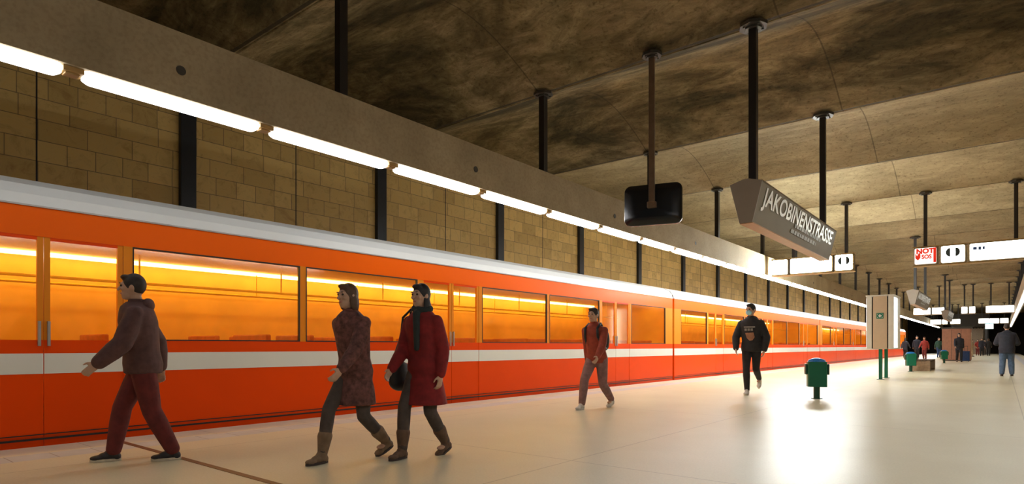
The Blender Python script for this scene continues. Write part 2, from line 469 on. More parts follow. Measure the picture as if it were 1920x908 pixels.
# ------------------------------------------------------------------ poles
def pole_bm(x, y, z0, z1, w=0.05, round_=False):
    bm = bmesh.new()
    if round_: cyl(bm, (x, y, z0), (x, y, z1), w, seg=14)
    else: bx(bm, x - w, x + w, y - w, y + w, z0, z1)
    return bm
def flange_bm(x, y, z, r=0.17):
    bm = bmesh.new(); cyl(bm, (x, y, z - 0.045), (x, y, z), r, seg=8); cyl(bm, (x, y, z - 0.07), (x, y, z - 0.045), r * 0.6, seg=8)
    for i in range(4):
        a = PI / 4 + i * PI / 2; cyl(bm, (x + r * 0.72 * math.cos(a), y + r * 0.72 * math.sin(a), z - 0.062), (x + r * 0.72 * math.cos(a), y + r * 0.72 * math.sin(a), z - 0.045), 0.016, seg=6)
    return bm
def beam_hanger():
    t = thing('hanger_pole', '-', 'pole')
    obj('shaft', pole_bm(0, 0, 0.0, ZR - BZ1 - 0.05, 0.055), M['pole'], t)
    obj('ceiling_flange', flange_bm(0, 0, ZR - BZ1), M['flange'], t)
    bm = bmesh.new(); bx(bm, -0.1, 0.1, -0.1, 0.1, 0.0, 0.02); obj('foot_plate', bm, M['flange'], t)
    return t
hp = beam_hanger()
hl = {0: 'black steel hanger pole running off the top of the photo above the left beam',
      1: 'black steel hanger pole with round ceiling flange, left of the hanging mirror',
      2: 'black steel hanger pole half hidden behind the hanging mirror',
      3: 'thin black hanger pole between the hanging mirror and the station name sign',
      4: 'thin black hanger pole just left of the left lit sign row'}
for k in range(-1, 22):
    o = hp if k == -1 else copy_tree(hp)
    o.location = (XB - 0.13, ridge(k), BZ1)
    if k in hl: o['label'] = hl[k]
    elif k < 0: o['label'] = 'black steel hanger pole of the left beam beyond the photo frame'
    else:
        o['label'] = 'small far hanger pole of the left beam beyond the near lit signs'
        o['group'] = 'far hanger poles of the left beam'
for k in range(0, 22):
    o = dup(hp, (XBR + 0.12, ridge(k), BZ1), 'thin dark hanger pole of the right beam, at the right photo edge', 'hanger poles of the right beam')

# ------------------------------------------------------------------ station name signs
def name_sign(xc, y0, y1, poles, label, letters=True):
    t = thing('station_name_sign', label, 'sign', (xc, y0, 2.66))
    hw, bw, h = 0.215, 0.085, 0.54
    sec = [(-bw, 0), (bw, 0), (hw, h), (0.04, h + 0.05), (-0.04, h + 0.05), (-hw, h)]
    L = y1 - y0
    bm = bmesh.new()
    prism(bm, [(x * 0.985, 0.008 + z * 0.985) for x, z in sec], 'y', 0.02, L - 0.02)
    obj('side_panels', bm, M['sign_side'], t)
    for nm, a, c in (('end_cap', 0.0, 0.02), ('end_cap', L - 0.02, L)):
        bm = bmesh.new(); prism(bm, sec, 'y', a, c); obj(nm, bm, M['sign_grey'], t, bevel=0.004)
    bm = bmesh.new(); bx(bm, -bw, bw, 0.02, L - 0.02, -0.008, 0.006); obj('underside_strip', bm, M['sign_bottom'], t)
    bm = bmesh.new(); bx(bm, -hw * 1.0, -hw + 0.02, 0.02, L - 0.02, h - 0.012, h + 0.008); bx(bm, hw - 0.02, hw, 0.02, L - 0.02, h - 0.012, h + 0.008)
    obj('top_edging', bm, M['casing'], t)
    for py in poles:
        obj('hanging_pole', pole_bm(0, py - y0, h + 0.03, ZR - 2.66 - 0.05, 0.05), M['pole'], t)
        obj('ceiling_flange', flange_bm(0, py - y0, ZR - 2.66, 0.19), M['flange'], t)
    # lettering on the platform-side (+x) face
    if letters:
        up = Vector((hw - bw, 0, h)).normalized(); right = Vector((0, 1, 0)); nrm = right.cross(up)
        def mtx(yy, along):
            p = Vector((bw, yy, 0)) + up * along + nrm * 0.004
            return Matrix.Translation(p) @ Matrix((right, up, nrm)).transposed().to_4x4()
        o = text_mesh('lettering', 'JAKOBINENSTRASSE', 0.335, M['letter'], t, mtx(0.22, 0.27), 0.002, 1.0, 0.006)
        w = max(v.co.y for v in o.data.vertices) - min(v.co.y for v in o.data.vertices)
        s = (L - 0.42) / w
        for v in o.data.vertices: v.co.y = 0.22 + (v.co.y - 0.22) * s
        bm = bmesh.new()
        random.seed(3)
        for r_, (ya, yb, al) in enumerate(((1.9, 3.55, 0.215), (1.75, 3.35, 0.115))):
            yy = ya
            while yy < yb:
                wd_ = random.uniform(0.05, 0.2)
                q = [mtx(yy, al) @ Vector(p) for p in ((0, 0, 0), (wd_, 0, 0), (wd_, 0.06, 0), (0, 0.06, 0))]
                q2 = [mtx(yy, al) @ Vector(p) for p in ((0, 0, .003), (wd_, 0, .003), (wd_, 0.06, .003), (0, 0.06, .003))]
                A = [bm.verts.new(p) for p in q]; B = [bm.verts.new(p) for p in q2]
                bm.faces.new(A[::-1]); bm.faces.new(B)
                for i in range(4): bm.faces.new((A[i], A[(i + 1) % 4], B[(i + 1) % 4], B[i]))
                yy += wd_ + 0.03
        obj('faint_text_lines', bm, M['letter_small'], t)
    return t
name_sign(-2.675, 8.28, 12.92, (ridge(1), ridge(2)), 'large taupe station name sign with raised letters hanging over the platform')
name_sign(-2.75, 28.6, 33.9, (ridge(6), ridge(7)), 'smaller grey name sign hanging in the distance, just right of the noticeboard column')
name_sign(-2.75, 46.2, 51.2, (ridge(10), ridge(11)), 'tiny farthest name sign hanging above the pink kiosk')

# ------------------------------------------------------------------ hanging mirror seen from behind
def mirror():
    # plate turned about 17 degrees from the cross direction of the platform
    t = thing('platform_mirror', 'black rounded rectangular mirror seen from behind, hanging on a brown pole', 'mirror', (-4.18, 8.6, 3.18), math.radians(17))
    P0 = rrect(-0.44, 0.44, -0.315, 0.315, 0.10); bm = bmesh.new()
    L = []
    for sc_, y in ((0.97, -0.05), (1.0, -0.02), (1.0, 0.02)):
        L.append([bm.verts.new((p[0] * sc_, y, p[1] * sc_)) for p in P0])
    for A, B in zip(L, L[1:]):
        for i in range(len(A)):
            j = (i + 1) % len(A); bm.faces.new((A[i], A[j], B[j], B[i]))
    c = bm.verts.new((0, -0.085, 0)); 
    mid = [bm.verts.new((p[0] * 0.6, -0.078, p[1] * 0.6)) for p in P0]
    for i in range(len(P0)):
        j = (i + 1) % len(P0); bm.faces.new((L[0][i], L[0][j], mid[j], mid[i])); bm.faces.new((mid[i], mid[j], c))
    bm.faces.new(L[-1])
    obj('back_shell', bm, M['mirror_back'], t, smooth=True)
    bm = bmesh.new(); prism(bm, rrect(-0.41, 0.41, -0.285, 0.285, 0.08), 'y', 0.02, 0.028); obj('mirror_glass', bm, M['mirror_face'], t)
    bm = bmesh.new(); bx(bm, -0.045, 0.045, -0.15, -0.09, -0.03, ZR - 3.18 - 0.05); obj('hanging_pole', bm, M['mirror_arm'], t, bevel=0.008)
    bm = bmesh.new(); bx(bm, -0.07, 0.07, -0.16, -0.07, -0.07, 0.02); obj('clamp', bm, M['mirror_arm'], t, bevel=0.01)
    obj('ceiling_flange', flange_bm(0, -0.12, ZR - 3.18, 0.15), M['flange'], t)
    tag(t, t['label'], 'mirror')
    bpy.context.view_layer.update()
mirror()

# ------------------------------------------------------------------ lit sign boxes
def lightbox(x0, y, mods, poles, label, z0=3.33, h=0.53, group=None, white='box_white'):
    """mods: list of (width, kind)"""
    t = thing('lit_sign_box', label, 'sign', (x0, y, z0), 0, group)
    x = 0.0; D = 0.30
    tot = sum(m[0] for m in mods) + 0.05 * (len(mods) - 1)
    bm = bmesh.new(); bx(bm, -0.02, tot + 0.02, 0.03, D - 0.03, -0.025, 0.0); bx(bm, -0.02, tot + 0.02, 0.03, D - 0.03, h, h + 0.025)
    obj('rails', bm, M['bracket'], t)
    for (w, kd) in mods:
        bm = bmesh.new(); bx(bm, x, x + w, 0, D, 0, h)
        cs = obj('casing', bm, M['casing'], t, bevel=0.02)
        pm = M['box_dim'] if kd == 'sos' else M[white]
        for yy0, yy1 in ((-0.012, 0.0), (D, D + 0.012)):
            bm = bmesh.new(); prism(bm, rrect(x + 0.03, x + w - 0.03, 0.035, h - 0.03, 0.04), 'y', yy0, yy1)
            obj('lit_panel', bm, pm, cs)
        cx, cz = x + w / 2, h * 0.60
        if kd == 'arrows':
            bm = bmesh.new()
            for s in (-1, 1):
                pts = [(cx + s * 0.06, cz - 0.125)] + [(cx + s * (0.06 + 0.105 * math.cos(a)), cz + 0.125 * math.sin(a)) for a in [(-PI / 2 + PI * i / 10) for i in range(1, 10)]] + [(cx + s * 0.06, cz + 0.125)]
                if s < 0: pts = pts[::-1]
                prism(bm, pts, 'y', -0.018, -0.012)
            obj('symbol', bm, M['symbol_dark'], cs)
        elif kd == 'sos':
            bm = bmesh.new(); bx(bm, x + w - 0.10, x + w - 0.035, -0.018, -0.012, 0.07, h - 0.04); obj('red_bar', bm, M['symbol_red'], cs)
            bm = bmesh.new()
            prism(bm, [(x + 0.05, 0.22), (x + 0.05, 0.36), (x + 0.09, 0.28), (x + 0.13, 0.36), (x + 0.17, 0.36), (x + 0.17, 0.22), (x + 0.11, 0.15)], 'y', -0.018, -0.012)
            obj('red_marking', bm, M['symbol_red'], cs)
            R = Matrix.Translation((x + 0.07, -0.016, h - 0.185)) @ Matrix.Rotation(PI / 2, 4, 'X')
            text_mesh('lettering', 'NOT', 0.19, M['symbol_red'], cs, R, 0.003, 1.0, 0.010)
            R = Matrix.Translation((x + 0.2, -0.016, h - 0.34)) @ Matrix.Rotation(PI / 2, 4, 'X')
            text_mesh('lettering', 'SOS', 0.16, M['symbol_red'], cs, R, 0.003, 0.85, 0.007)
        elif kd == 'exit':
            bm = bmesh.new()
            bx(bm, x + 0.10, x + 0.19, -0.018, -0.012, h - 0.20, h - 0.12); bx(bm, x + 0.22, x + 0.28, -0.018, -0.012, h - 0.21, h - 0.12)
            bx(bm, x + 0.31, x + 0.36, -0.018, -0.012, h - 0.21, h - 0.12)
            obj('symbol', bm, M['symbol_blue'], cs)
        x += w + 0.05
    for px in poles:
        obj('hanging_pole', pole_bm(px - x0, D / 2, h + 0.02, ZR - z0 - 0.05, 0.045), M['pole'], t)
        obj('ceiling_flange', flange_bm(px - x0, D / 2, ZR - z0, 0.16), M['flange'], t)
    return t
Yb = ridge(4) - 0.15
lightbox(-5.95, Yb, [(0.52, 'plain'), (1.26, 'plain'), (0.53, 'arrows')], (-5.3, -3.76), 'row of three lit sign boxes hanging near the left beam, partly behind the name sign', white='box_left')
lightbox(-2.0, Yb, [(0.58, 'sos'), (0.60, 'arrows'), (1.35, 'exit')], (-1.72, 0.3), 'row of lit sign boxes at upper right with a red emergency panel')
Yc = ridge(12) - 0.15
lightbox(-5.2, Yc, [(1.1, 'plain'), (0.85, 'plain')], (-4.9, -3.6), 'far row of lit white sign boxes above the dark tunnel mouth, left of centre')
lightbox(-2.3, Yc, [(0.4, 'plain'), (0.4, 'plain')], (-2.1, -1.6), 'far pair of small lit sign boxes above the dark stair enclosure')
lightbox(-0.9, Yc, [(1.6, 'plain')], (-0.6, 0.4), 'far long lit white sign box beside the right lamp row')
Yd = ridge(18) - 0.15
lightbox(-6.05, Yd, [(1.0, 'plain'), (0.5, 'plain')], (-5.8, -4.8), 'farthest lit white sign row, low above the tunnel mouth')
lightbox(-4.3, Yd, [(0.9, 'plain')], (-4.1, -3.6), 'farthest single small lit sign box above the pink kiosk')
lightbox(-1.9, Yd, [(1.7, 'plain'), (0.7, 'plain')], (-1.6, 0.2), 'farthest lit white sign row, right of the dark stair enclosure')

# ------------------------------------------------------------------ the train
LC = 18.3; XS = -7.5; XFAR = -10.38
def make_carriage(root, yoff, first_=False):
    shell = bmesh.new()
    t = 0.05
    zb, zs, zh, zr = -0.62, 1.06, 2.10, 2.40
    # layout of openings
    W, D, P = 2.06, 1.42, 0.09
    seq = ['w', 'd', 'w', 'w', 'd', 'w', 'w', 'd', 'w']
    tot = sum(W if s == 'w' else D for s in seq) + P * (len(seq) + 1)
    y = (LC - tot) / 2
    posts = [(0.0, y + P)]; spans = []
    y += P
    for s in seq:
        w = W if s == 'w' else D
        spans.append((s, y, y + w)); posts.append((y + w, y + w + P)); y += w + P
    posts[-1] = (posts[-1][0], LC)
    body = bmesh.new()
    # side panels: below windows in the window bays, above all
    for s, a, c in spans:
        if s == 'w': bx(body, XS - t, XS, a, c, zb, zs)
    for a, c in posts: bx(body, XS - t, XS, a, c, zb, zs); bx(body, XS - t, XS, a, c, zs, zh, 1)
    # far side and ends
    bx(body, XFAR, XFAR + t, 0, LC, zb, zr)
    bx(body, XFAR + t, XS - t, 0, t, zb, zr, 0); bx(body, XFAR + t, XS - t, LC - t, LC, zb, zr, 0)
    o = obj('carriage', body, [M['train_red'], M['pillar']], root, (0, yoff, 0))
    bm = bmesh.new(); bx(bm, XS - t, XS, 0, LC, zh, zr); obj('cantrail_panel', bm, M['train_red_lit'], o)
    # stripe, slightly proud
    ds = [(a, c) for s, a, c in spans if s == 'd']
    for a, c in zip([0.0] + [d[1] for d in ds], [d[0] for d in ds] + [LC]):
        bm = bmesh.new(); bx(bm, XS, XS + 0.004, a, c, 0.72, 0.925); obj('white_stripe', bm, M['train_white'], o)
    # roof
    prof = [(XS, 2.40), (XS - 0.04, 2.52), (XS - 0.13, 2.63), (XS - 0.32, 2.72), (XS - 0.75, 2.77), (XS - 1.44, 2.79), (XFAR + 0.75, 2.77), (XFAR + 0.32, 2.72), (XFAR + 0.13, 2.63), (XFAR + 0.04, 2.52), (XFAR, 2.40)]
    bm = bmesh.new(); prism(bm, prof, 'y', 0, LC); obj('roof', bm, M['train_roof'], o, smooth=False)
    bm = bmesh.new(); bx(bm, XS, XS + 0.015, 0, LC, 2.392, 2.408); obj('rain_gutter', bm, M['metal'], o)
    bm = bmesh.new(); bx(bm, XS, XS + 0.008, 0, LC, 0.055, 0.075); bx(bm, XS, XS + 0.008, 0, LC, 0.105, 0.115); obj('sill_strip', bm, M['rubber'], o)
    # windows, doors
    for s, a, c in spans:
        if s == 'w':
            bm = bmesh.new(); bx(bm, XS - 0.03, XS - 0.022, a, c, zs, zh)
            w_ = obj('window', bm, M['glass'], o)
            bm = bmesh.new(); f = 0.014
            bx(bm, XS - 0.035, XS + 0.004, a, c, zs, zs + f); bx(bm, XS - 0.035, XS + 0.004, a, c, zh - f, zh)
            bx(bm, XS - 0.035, XS + 0.004, a, a + f, zs + f, zh - f); bx(bm, XS - 0.035, XS + 0.004, c - f, c, zs + f, zh - f)
            obj('window_seal', bm, M['rubber'], o)
        else:
            for q in (0, 1):
                u0 = a + q * (c - a) / 2 + 0.004; u1 = u0 + (c - a) / 2 - 0.008
                bm = bmesh.new(); z1 = zh
                bx(bm, XS - 0.045, XS - 0.006, u0, u1, zb + 0.4, zs, 0)
                bx(bm, XS - 0.045, XS - 0.006, u0, u0 + 0.05, zs, z1, 4); bx(bm, XS - 0.045, XS - 0.006, u1 - 0.05, u1, zs, z1, 4)
                bx(bm, XS - 0.045, XS - 0.006, u0 + 0.05, u1 - 0.05, z1 - 0.03, z1, 0)
                bx(bm, XS - 0.03, XS - 0.022, u0 + 0.05, u1 - 0.05, zs, z1 - 0.03, 1)
                bx(bm, XS - 0.006, XS - 0.002, u0, u1, 0.72, 0.925, 2)
                hx = u1 - 0.035 if q == 0 else u0 + 0.035
                bx(bm, XS - 0.006, XS + 0.02, hx - 0.012, hx + 0.012, 1.0, 1.25, 3)
                obj('door', bm, [M['train_red'], M['glass'], M['train_white'], M['metal'], M['pillar']], o)
    # interior
    bm = bmesh.new(); bx(bm, XFAR + t, XS - t, t, LC - t, -0.05, 0.0); obj('interior_floor', bm, M['inner_floor'], o)
    bm = bmesh.new(); bx(bm, XFAR + t, XS - t, t, LC - t, 2.26, 2.34); obj('interior_ceiling', bm, M['inner_ceiling'], o)
    bm = bmesh.new(); bx(bm, XFAR + t, XFAR + t + 0.03, t, LC - t, 0.0, 2.26)
    for a in (t, LC - t - 0.03): bx(bm, XFAR + t + 0.03, XS - t, a, a + 0.03, 0.0, 2.26)
    obj('interior_lining', bm, M['inner'], o)
    for x in (-8.05, -10.05):
        bm = bmesh.new(); bx(bm, x - 0.07, x + 0.07, 0.3, LC - 0.3, 2.215, 2.26); obj('ceiling_lamp', bm, M['train_lamp'], o)
    for x, z in ((-10.0, 1.85), (-9.2, 1.86)):
        bm = bmesh.new(); cyl(bm, (x, 0.2, z), (x, LC - 0.2, z), 0.018, seg=8)
        for i in range(9): yy = 0.6 + i * 2.1; cyl(bm, (x, yy, z), (x, yy, 2.26), 0.012, seg=6)
        obj('hand_rail', bm, M['rail_yellow'], o)
    for s, a, c in spans:
        if s != 'w': continue
        for yy in (a + 0.25, c - 0.7):
            for x0 in (-10.25, -8.75):
                bm = bmesh.new()
                bx(bm, x0, x0 + 0.95, yy, yy + 0.45, 0.38, 0.46)
                bx(bm, x0, x0 + 0.95, yy + (0.0 if yy < (a + c) / 2 else 0.37), yy + (0.08 if yy < (a + c) / 2 else 0.45), 0.46, 1.16)
                bx(bm, x0 + 0.1, x0 + 0.85, yy + 0.1, yy + 0.35, 0.0, 0.38)
                obj('seat', bm, M['seat'], o, bevel=0.02)
    bm = bmesh.new(); bx(bm, XFAR + 0.2, XS - 0.15, 0.6, LC - 0.6, -0.85, -0.62)
    for yy in (2.4, LC - 2.4):
        for dy in (-0.95, 0.95):
            for x in (-8.2, -9.64): cyl(bm, (x - 0.06, yy + dy, -0.60), (x + 0.06, yy + dy, -0.60), 0.39, seg=20)
    obj('undercarriage', bm, M['undercar'], o)
    return o
train = thing('metro_train', 'long red-orange metro train with white stripe standing along the left platform edge', 'train', (0, 0, 0))
y0 = -1.6
c0 = make_carriage(train, y0)
for i in range(1, 4):
    c = copy_tree(c0, train); c.location = (0, y0 + i * (LC + 0.12), 0)
for i in range(0, 3):
    yy = y0 + LC + i * (LC + 0.12)
    bm = bmesh.new()
    for q in range(3): bx(bm, XFAR + 0.12, XS - 0.05, yy + q * 0.04 + 0.005, yy + q * 0.04 + 0.035, -0.5, 2.5)
    bx(bm, XFAR + 0.2, XS - 0.08, yy, yy + 0.12, -0.5, 2.45)
    obj('gangway_bellows', bm, M['rubber'], train)

# ------------------------------------------------------------------ litter bins
def make_bin(loc, label, full=True, group='green litter bins along the platform'):
    t = thing('litter_bin', label, 'bin', loc, math.radians(20), group)
    bm = bmesh.new(); cyl(bm, (0, 0, 0), (0, 0, 0.34), 0.055, seg=16); obj('post', bm, M['green_dark'], t, smooth=False)
    bm = bmesh.new(); cyl(bm, (0, 0, 0), (0, 0, 0.012), 0.10, seg=20); obj('base_plate', bm, M['green_dark'], t)
    bm = bmesh.new(); prism(bm, rrect(-0.165, 0.165, -0.13, 0.13, 0.04), 'z', 0.23, 0.70); obj('body', bm, M['green_paint'], t)
    for xx in (0.165, -0.205):
        bm = bmesh.new(); bx(bm, xx, xx + 0.04, -0.09, 0.09, 0.46, 0.66); obj('side_clamp', bm, M['green_dark'], t, bevel=0.01)
    bm = bmesh.new(); ell(bm, (0, 0, 0.69), (0.162, 0.127, 0.085), 20, 10)
    for i in range(9):
        a = i * 0.7; ell(bm, (0.12 * math.cos(a), 0.095 * math.sin(a), 0.715), (0.035, 0.03, 0.03), 8, 6)
    obj('bin_bag', bm, M['blue_bag'], t, smooth=True)
    return t
make_bin((-2.72, 12.5, 0), 'nearest green litter bin on a post with a blue bag, beside the masked man')
make_bin((-2.75, 28.0, 0), 'green litter bin with blue bag beside the low bench, right of the noticeboard column')
b3 = make_bin((-2.6, 43.0, 0), 'far green litter bin directly left of the pink kiosk')

# ------------------------------------------------------------------ noticeboard column
def noticeboard():
    t = thing('noticeboard_column', 'tall pale noticeboard case on green legs with a green safety sign', 'noticeboard', (-2.81, 20.8, 0))
    for x, y in ((-0.0, 0.12), (-0.0, 1.25)):
        bm = bmesh.new(); bx(bm, x - 0.045, x + 0.045, y - 0.045, y + 0.045, 0, 0.92); bx(bm, x - 0.09, x + 0.09, y - 0.09, y + 0.09, 0, 0.012)
        obj('leg', bm, M['green_paint'], t, bevel=0.005)
    bm = bmesh.new(); bx(bm, -0.18, 0.18, 0.0, 1.4, 0.905, 2.48); obj('core_panel', bm, M['kiosk_tan'], t, bevel=0.008)
    for s in (-1, 1):
        a, c = sorted((s * 0.21, s * 0.35))
        bm = bmesh.new(); bx(bm, a, c, 0.0, 1.4, 0.905, 2.48); w = obj('display_case', bm, M['kiosk_pale'], t, bevel=0.008)
        bm = bmesh.new(); x = s * 0.35; x0, x1 = sorted((x, x + s * 0.008)); bx(bm, x0, x1, 0.05, 0.75, 0.95, 2.44); obj('lit_poster_panel', bm, M['kiosk_lit'], w)
        bm = bmesh.new(); bx(bm, x0, x1, 0.80, 1.35, 0.95, 2.44); obj('poster_panel', bm, M['white_sign'], w)
        a, c = sorted((s * 0.18, s * 0.21)); bm = bmesh.new(); bx(bm, a, c, 0.03, 1.37, 0.92, 2.46); obj('dark_joint', bm, M['rubber'], t)
    bm = bmesh.new(); bx(bm, -0.37, 0.37, -0.015, 1.415, 2.48, 2.52); obj('top_cover', bm, M['kiosk_pale'], t)
    bm = bmesh.new(); bx(bm, -0.09, 0.09, -0.012, 0.0, 1.81, 1.98); sg = obj('safety_sign', bm, M['green_sign'], t)
    bm = bmesh.new()
    bx(bm, -0.016, 0.016, -0.016, -0.012, 1.85, 1.94); bx(bm, -0.05, 0.05, -0.016, -0.012, 1.882, 1.908)
    for dx, dz in ((-1, -1), (1, -1), (-1, 1), (1, 1)):
        cx, cz = dx * 0.065, 1.895 + dz * 0.06
        pts = [(cx, cz), (cx - dx * 0.028, cz), (cx, cz - dz * 0.028)]
        prism(bm, pts, 'y', -0.016, -0.012)
    obj('white_cross', bm, M['white_sign'], sg)
noticeboard()

# ------------------------------------------------------------------ bench, pink kiosk, far end
def bench():
    t = thing('platform_bench', 'low brown slatted block bench beside the second green bin', 'bench', (-2.55, 28.9, 0))
    bm = bmesh.new(); bx(bm, -0.35, 0.35, 0.0, 0.22, 0, 0.40); obj('end_block', bm, M['bench'], t, bevel=0.01)
    bm = bmesh.new(); bx(bm, -0.35, 0.35, 2.2, 2.42, 0, 0.40); obj('end_block', bm, M['bench'], t, bevel=0.01)
    bm = bmesh.new()
    for i in range(5): bx(bm, -0.35 + i * 0.145, -0.35 + i * 0.145 + 0.12, -0.03, 2.45, 0.40, 0.44)
    obj('seat_slats', bm, M['bench_dark'], t)
    bm = bmesh.new()
    for i in range(2): bx(bm, 0.31 - i * 0.62 - 0.02, 0.31 - i * 0.62 + 0.02, 0.22, 2.2, 0.08, 0.36)
    obj('side_board', bm, M['bench_dark'], t)
bench()
def kiosk():
    t = thing('platform_kiosk', 'dusty pink square kiosk with dark roof edge on the far platform', 'kiosk', (-3.14, 50.0, 0))
    bm = bmesh.new(); bx(bm, 0, 1.55, 0, 1.6, 0.06, 2.15); obj('body', bm, M['pink_panel'], t, bevel=0.01)
    bm = bmesh.new(); bx(bm, -0.04, 1.59, -0.04, 1.64, 2.15, 2.25); obj('roof', bm, M['flange'], t)
    bm = bmesh.new(); bx(bm, 0.03, 1.52, 0.03, 1.57, 0, 0.06); obj('plinth', bm, M['flange'], t)
    for x in (0.5, 1.03):
        bm = bmesh.new(); bx(bm, x, x + 0.02, -0.006, 0, 0.1, 2.1); obj('panel_joint', bm, M['flange'], t)
    bm = bmesh.new(); bx(bm, 1.55, 1.56, 0.15, 1.45, 0.5, 1.9); obj('side_poster', bm, M['kiosk_tan'], t)
kiosk()
def stair():
    t = thing('stair_enclosure', 'dark overhead stair enclosure at the far end of the platform', 'staircase', (-4.7, 88.0, 0))
    bm = bmesh.new(); bx(bm, 0, 3.5, 0, 10, 3.3, 4.75); obj('upper_housing', bm, M['darkwall'], t)
    for x in (0.1, 3.2):
        for y in (0.2, 9.6):
            bm = bmesh.new(); bx(bm, x, x + 0.2, y, y + 0.2, 0, 3.3); obj('column', bm, M['pole'], t)
    bm = bmesh.new()
    for i in range(16): bx(bm, 0.9, 2.9, 3.0 + i * 0.3, 3.3 + i * 0.3, 0, 0.2 * (i + 1))
    obj('stair_flight', bm, M['bench'], t)
    bm = bmesh.new()
    for i in range(9): bx(bm, 0.5 + i * 0.3, 0.62 + i * 0.3, 8.6, 8.7, 0, 3.3)
    obj('slat_screen', bm, M['kiosk_tan'], t)
stair()
t = thing('globe_lamp', 'round white glowing lamp on a post beside the far stairs', 'lamp', (-2.9, 80.0, 0))
bm = bmesh.new(); ell(bm, (0, 0, 2.55), 0.30, 20, 12); obj('globe', bm, M['globe'], t, smooth=True)
bm = bmesh.new(); cyl(bm, (0, 0, 0), (0, 0, 2.28), 0.04, seg=10); obj('post', bm, M['pole'], t)
t = thing('cyan_lit_sign', 'small cyan glowing sign near the far right end', 'sign', (-0.95, 75.56, 3.0))
bm = bmesh.new(); bx(bm, -0.35, 0.35, 0, 0.15, -0.35, 0.2); cs_ = obj('casing', bm, M['casing'], t)
bm = bmesh.new(); bx(bm, -0.31, 0.31, -0.01, 0, -0.31, 0.16); obj('lit_face', bm, M['cyan'], t)
bm = bmesh.new(); bx(bm, -0.03, 0.03, 0.05, 0.11, 0.2, ZR - 3.0); obj('hanging_pole', bm, M['pole'], t)

# ------------------------------------------------------------------ people
def remesh(bm, name, m, parent, voxel, smooth=2):
    bmesh.ops.recalc_face_normals(bm, faces=bm.faces[:])
    me = bpy.data.meshes.new(name); bm.to_mesh(me); bm.free()
    o = bpy.data.objects.new(name, me); C.objects.link(o)
    r = o.modifiers.new('r', 'REMESH'); r.mode = 'VOXEL'; r.voxel_size = voxel; r.use_smooth_shade = True
    if smooth:
        s = o.modifiers.new('s', 'SMOOTH'); s.iterations = smooth; s.factor = 0.5
    bpy.context.view_layer.update()
    me2 = bpy.data.meshes.new_from_object(o.evaluated_get(bpy.context.evaluated_depsgraph_get()))
    o.modifiers.clear(); o.data = me2; bpy.data.meshes.remove(me)
    me2.name = name; me2.materials.clear(); me2.materials.append(m)
    for p in me2.polygons: p.use_smooth = True
    o.parent = parent
    return o
def limb(bm, pts, rs, seg=14):
    for (a, b_, ra, rb) in zip(pts, pts[1:], rs, rs[1:]):
        cyl(bm, a, b_, ra, rb, seg)
    for p, r in zip(pts, rs): ell(bm, p, r, seg, 8)

CL = {}
def cloth(key, col, rough=0.85, var=0.25, scale=14):
    if key not in CL: CL[key] = nmat(key, col, rough, var, scale)
    return CL[key]
skin = nmat('skin', (0.55, 0.33, 0.22), 0.55, 0.06, 5)
eye_m = mat('eye_dark', (0.03, 0.02, 0.015), 0.2)
lip_m = mat('lips', (0.45, 0.16, 0.13), 0.5)

def knee_ik(hip, ank, l1, l2):
    d = ank - hip; L = min(d.length, (l1 + l2) * 0.999)
    a = (l1 * l1 - l2 * l2 + L * L) / (2 * L); h = math.sqrt(max(l1 * l1 - a * a, 0))
    dn = d.normalized(); fwd = Vector((0, -1, 0)); f = (fwd - dn * fwd.dot(dn)).normalized()
    return hip + dn * a + f * h

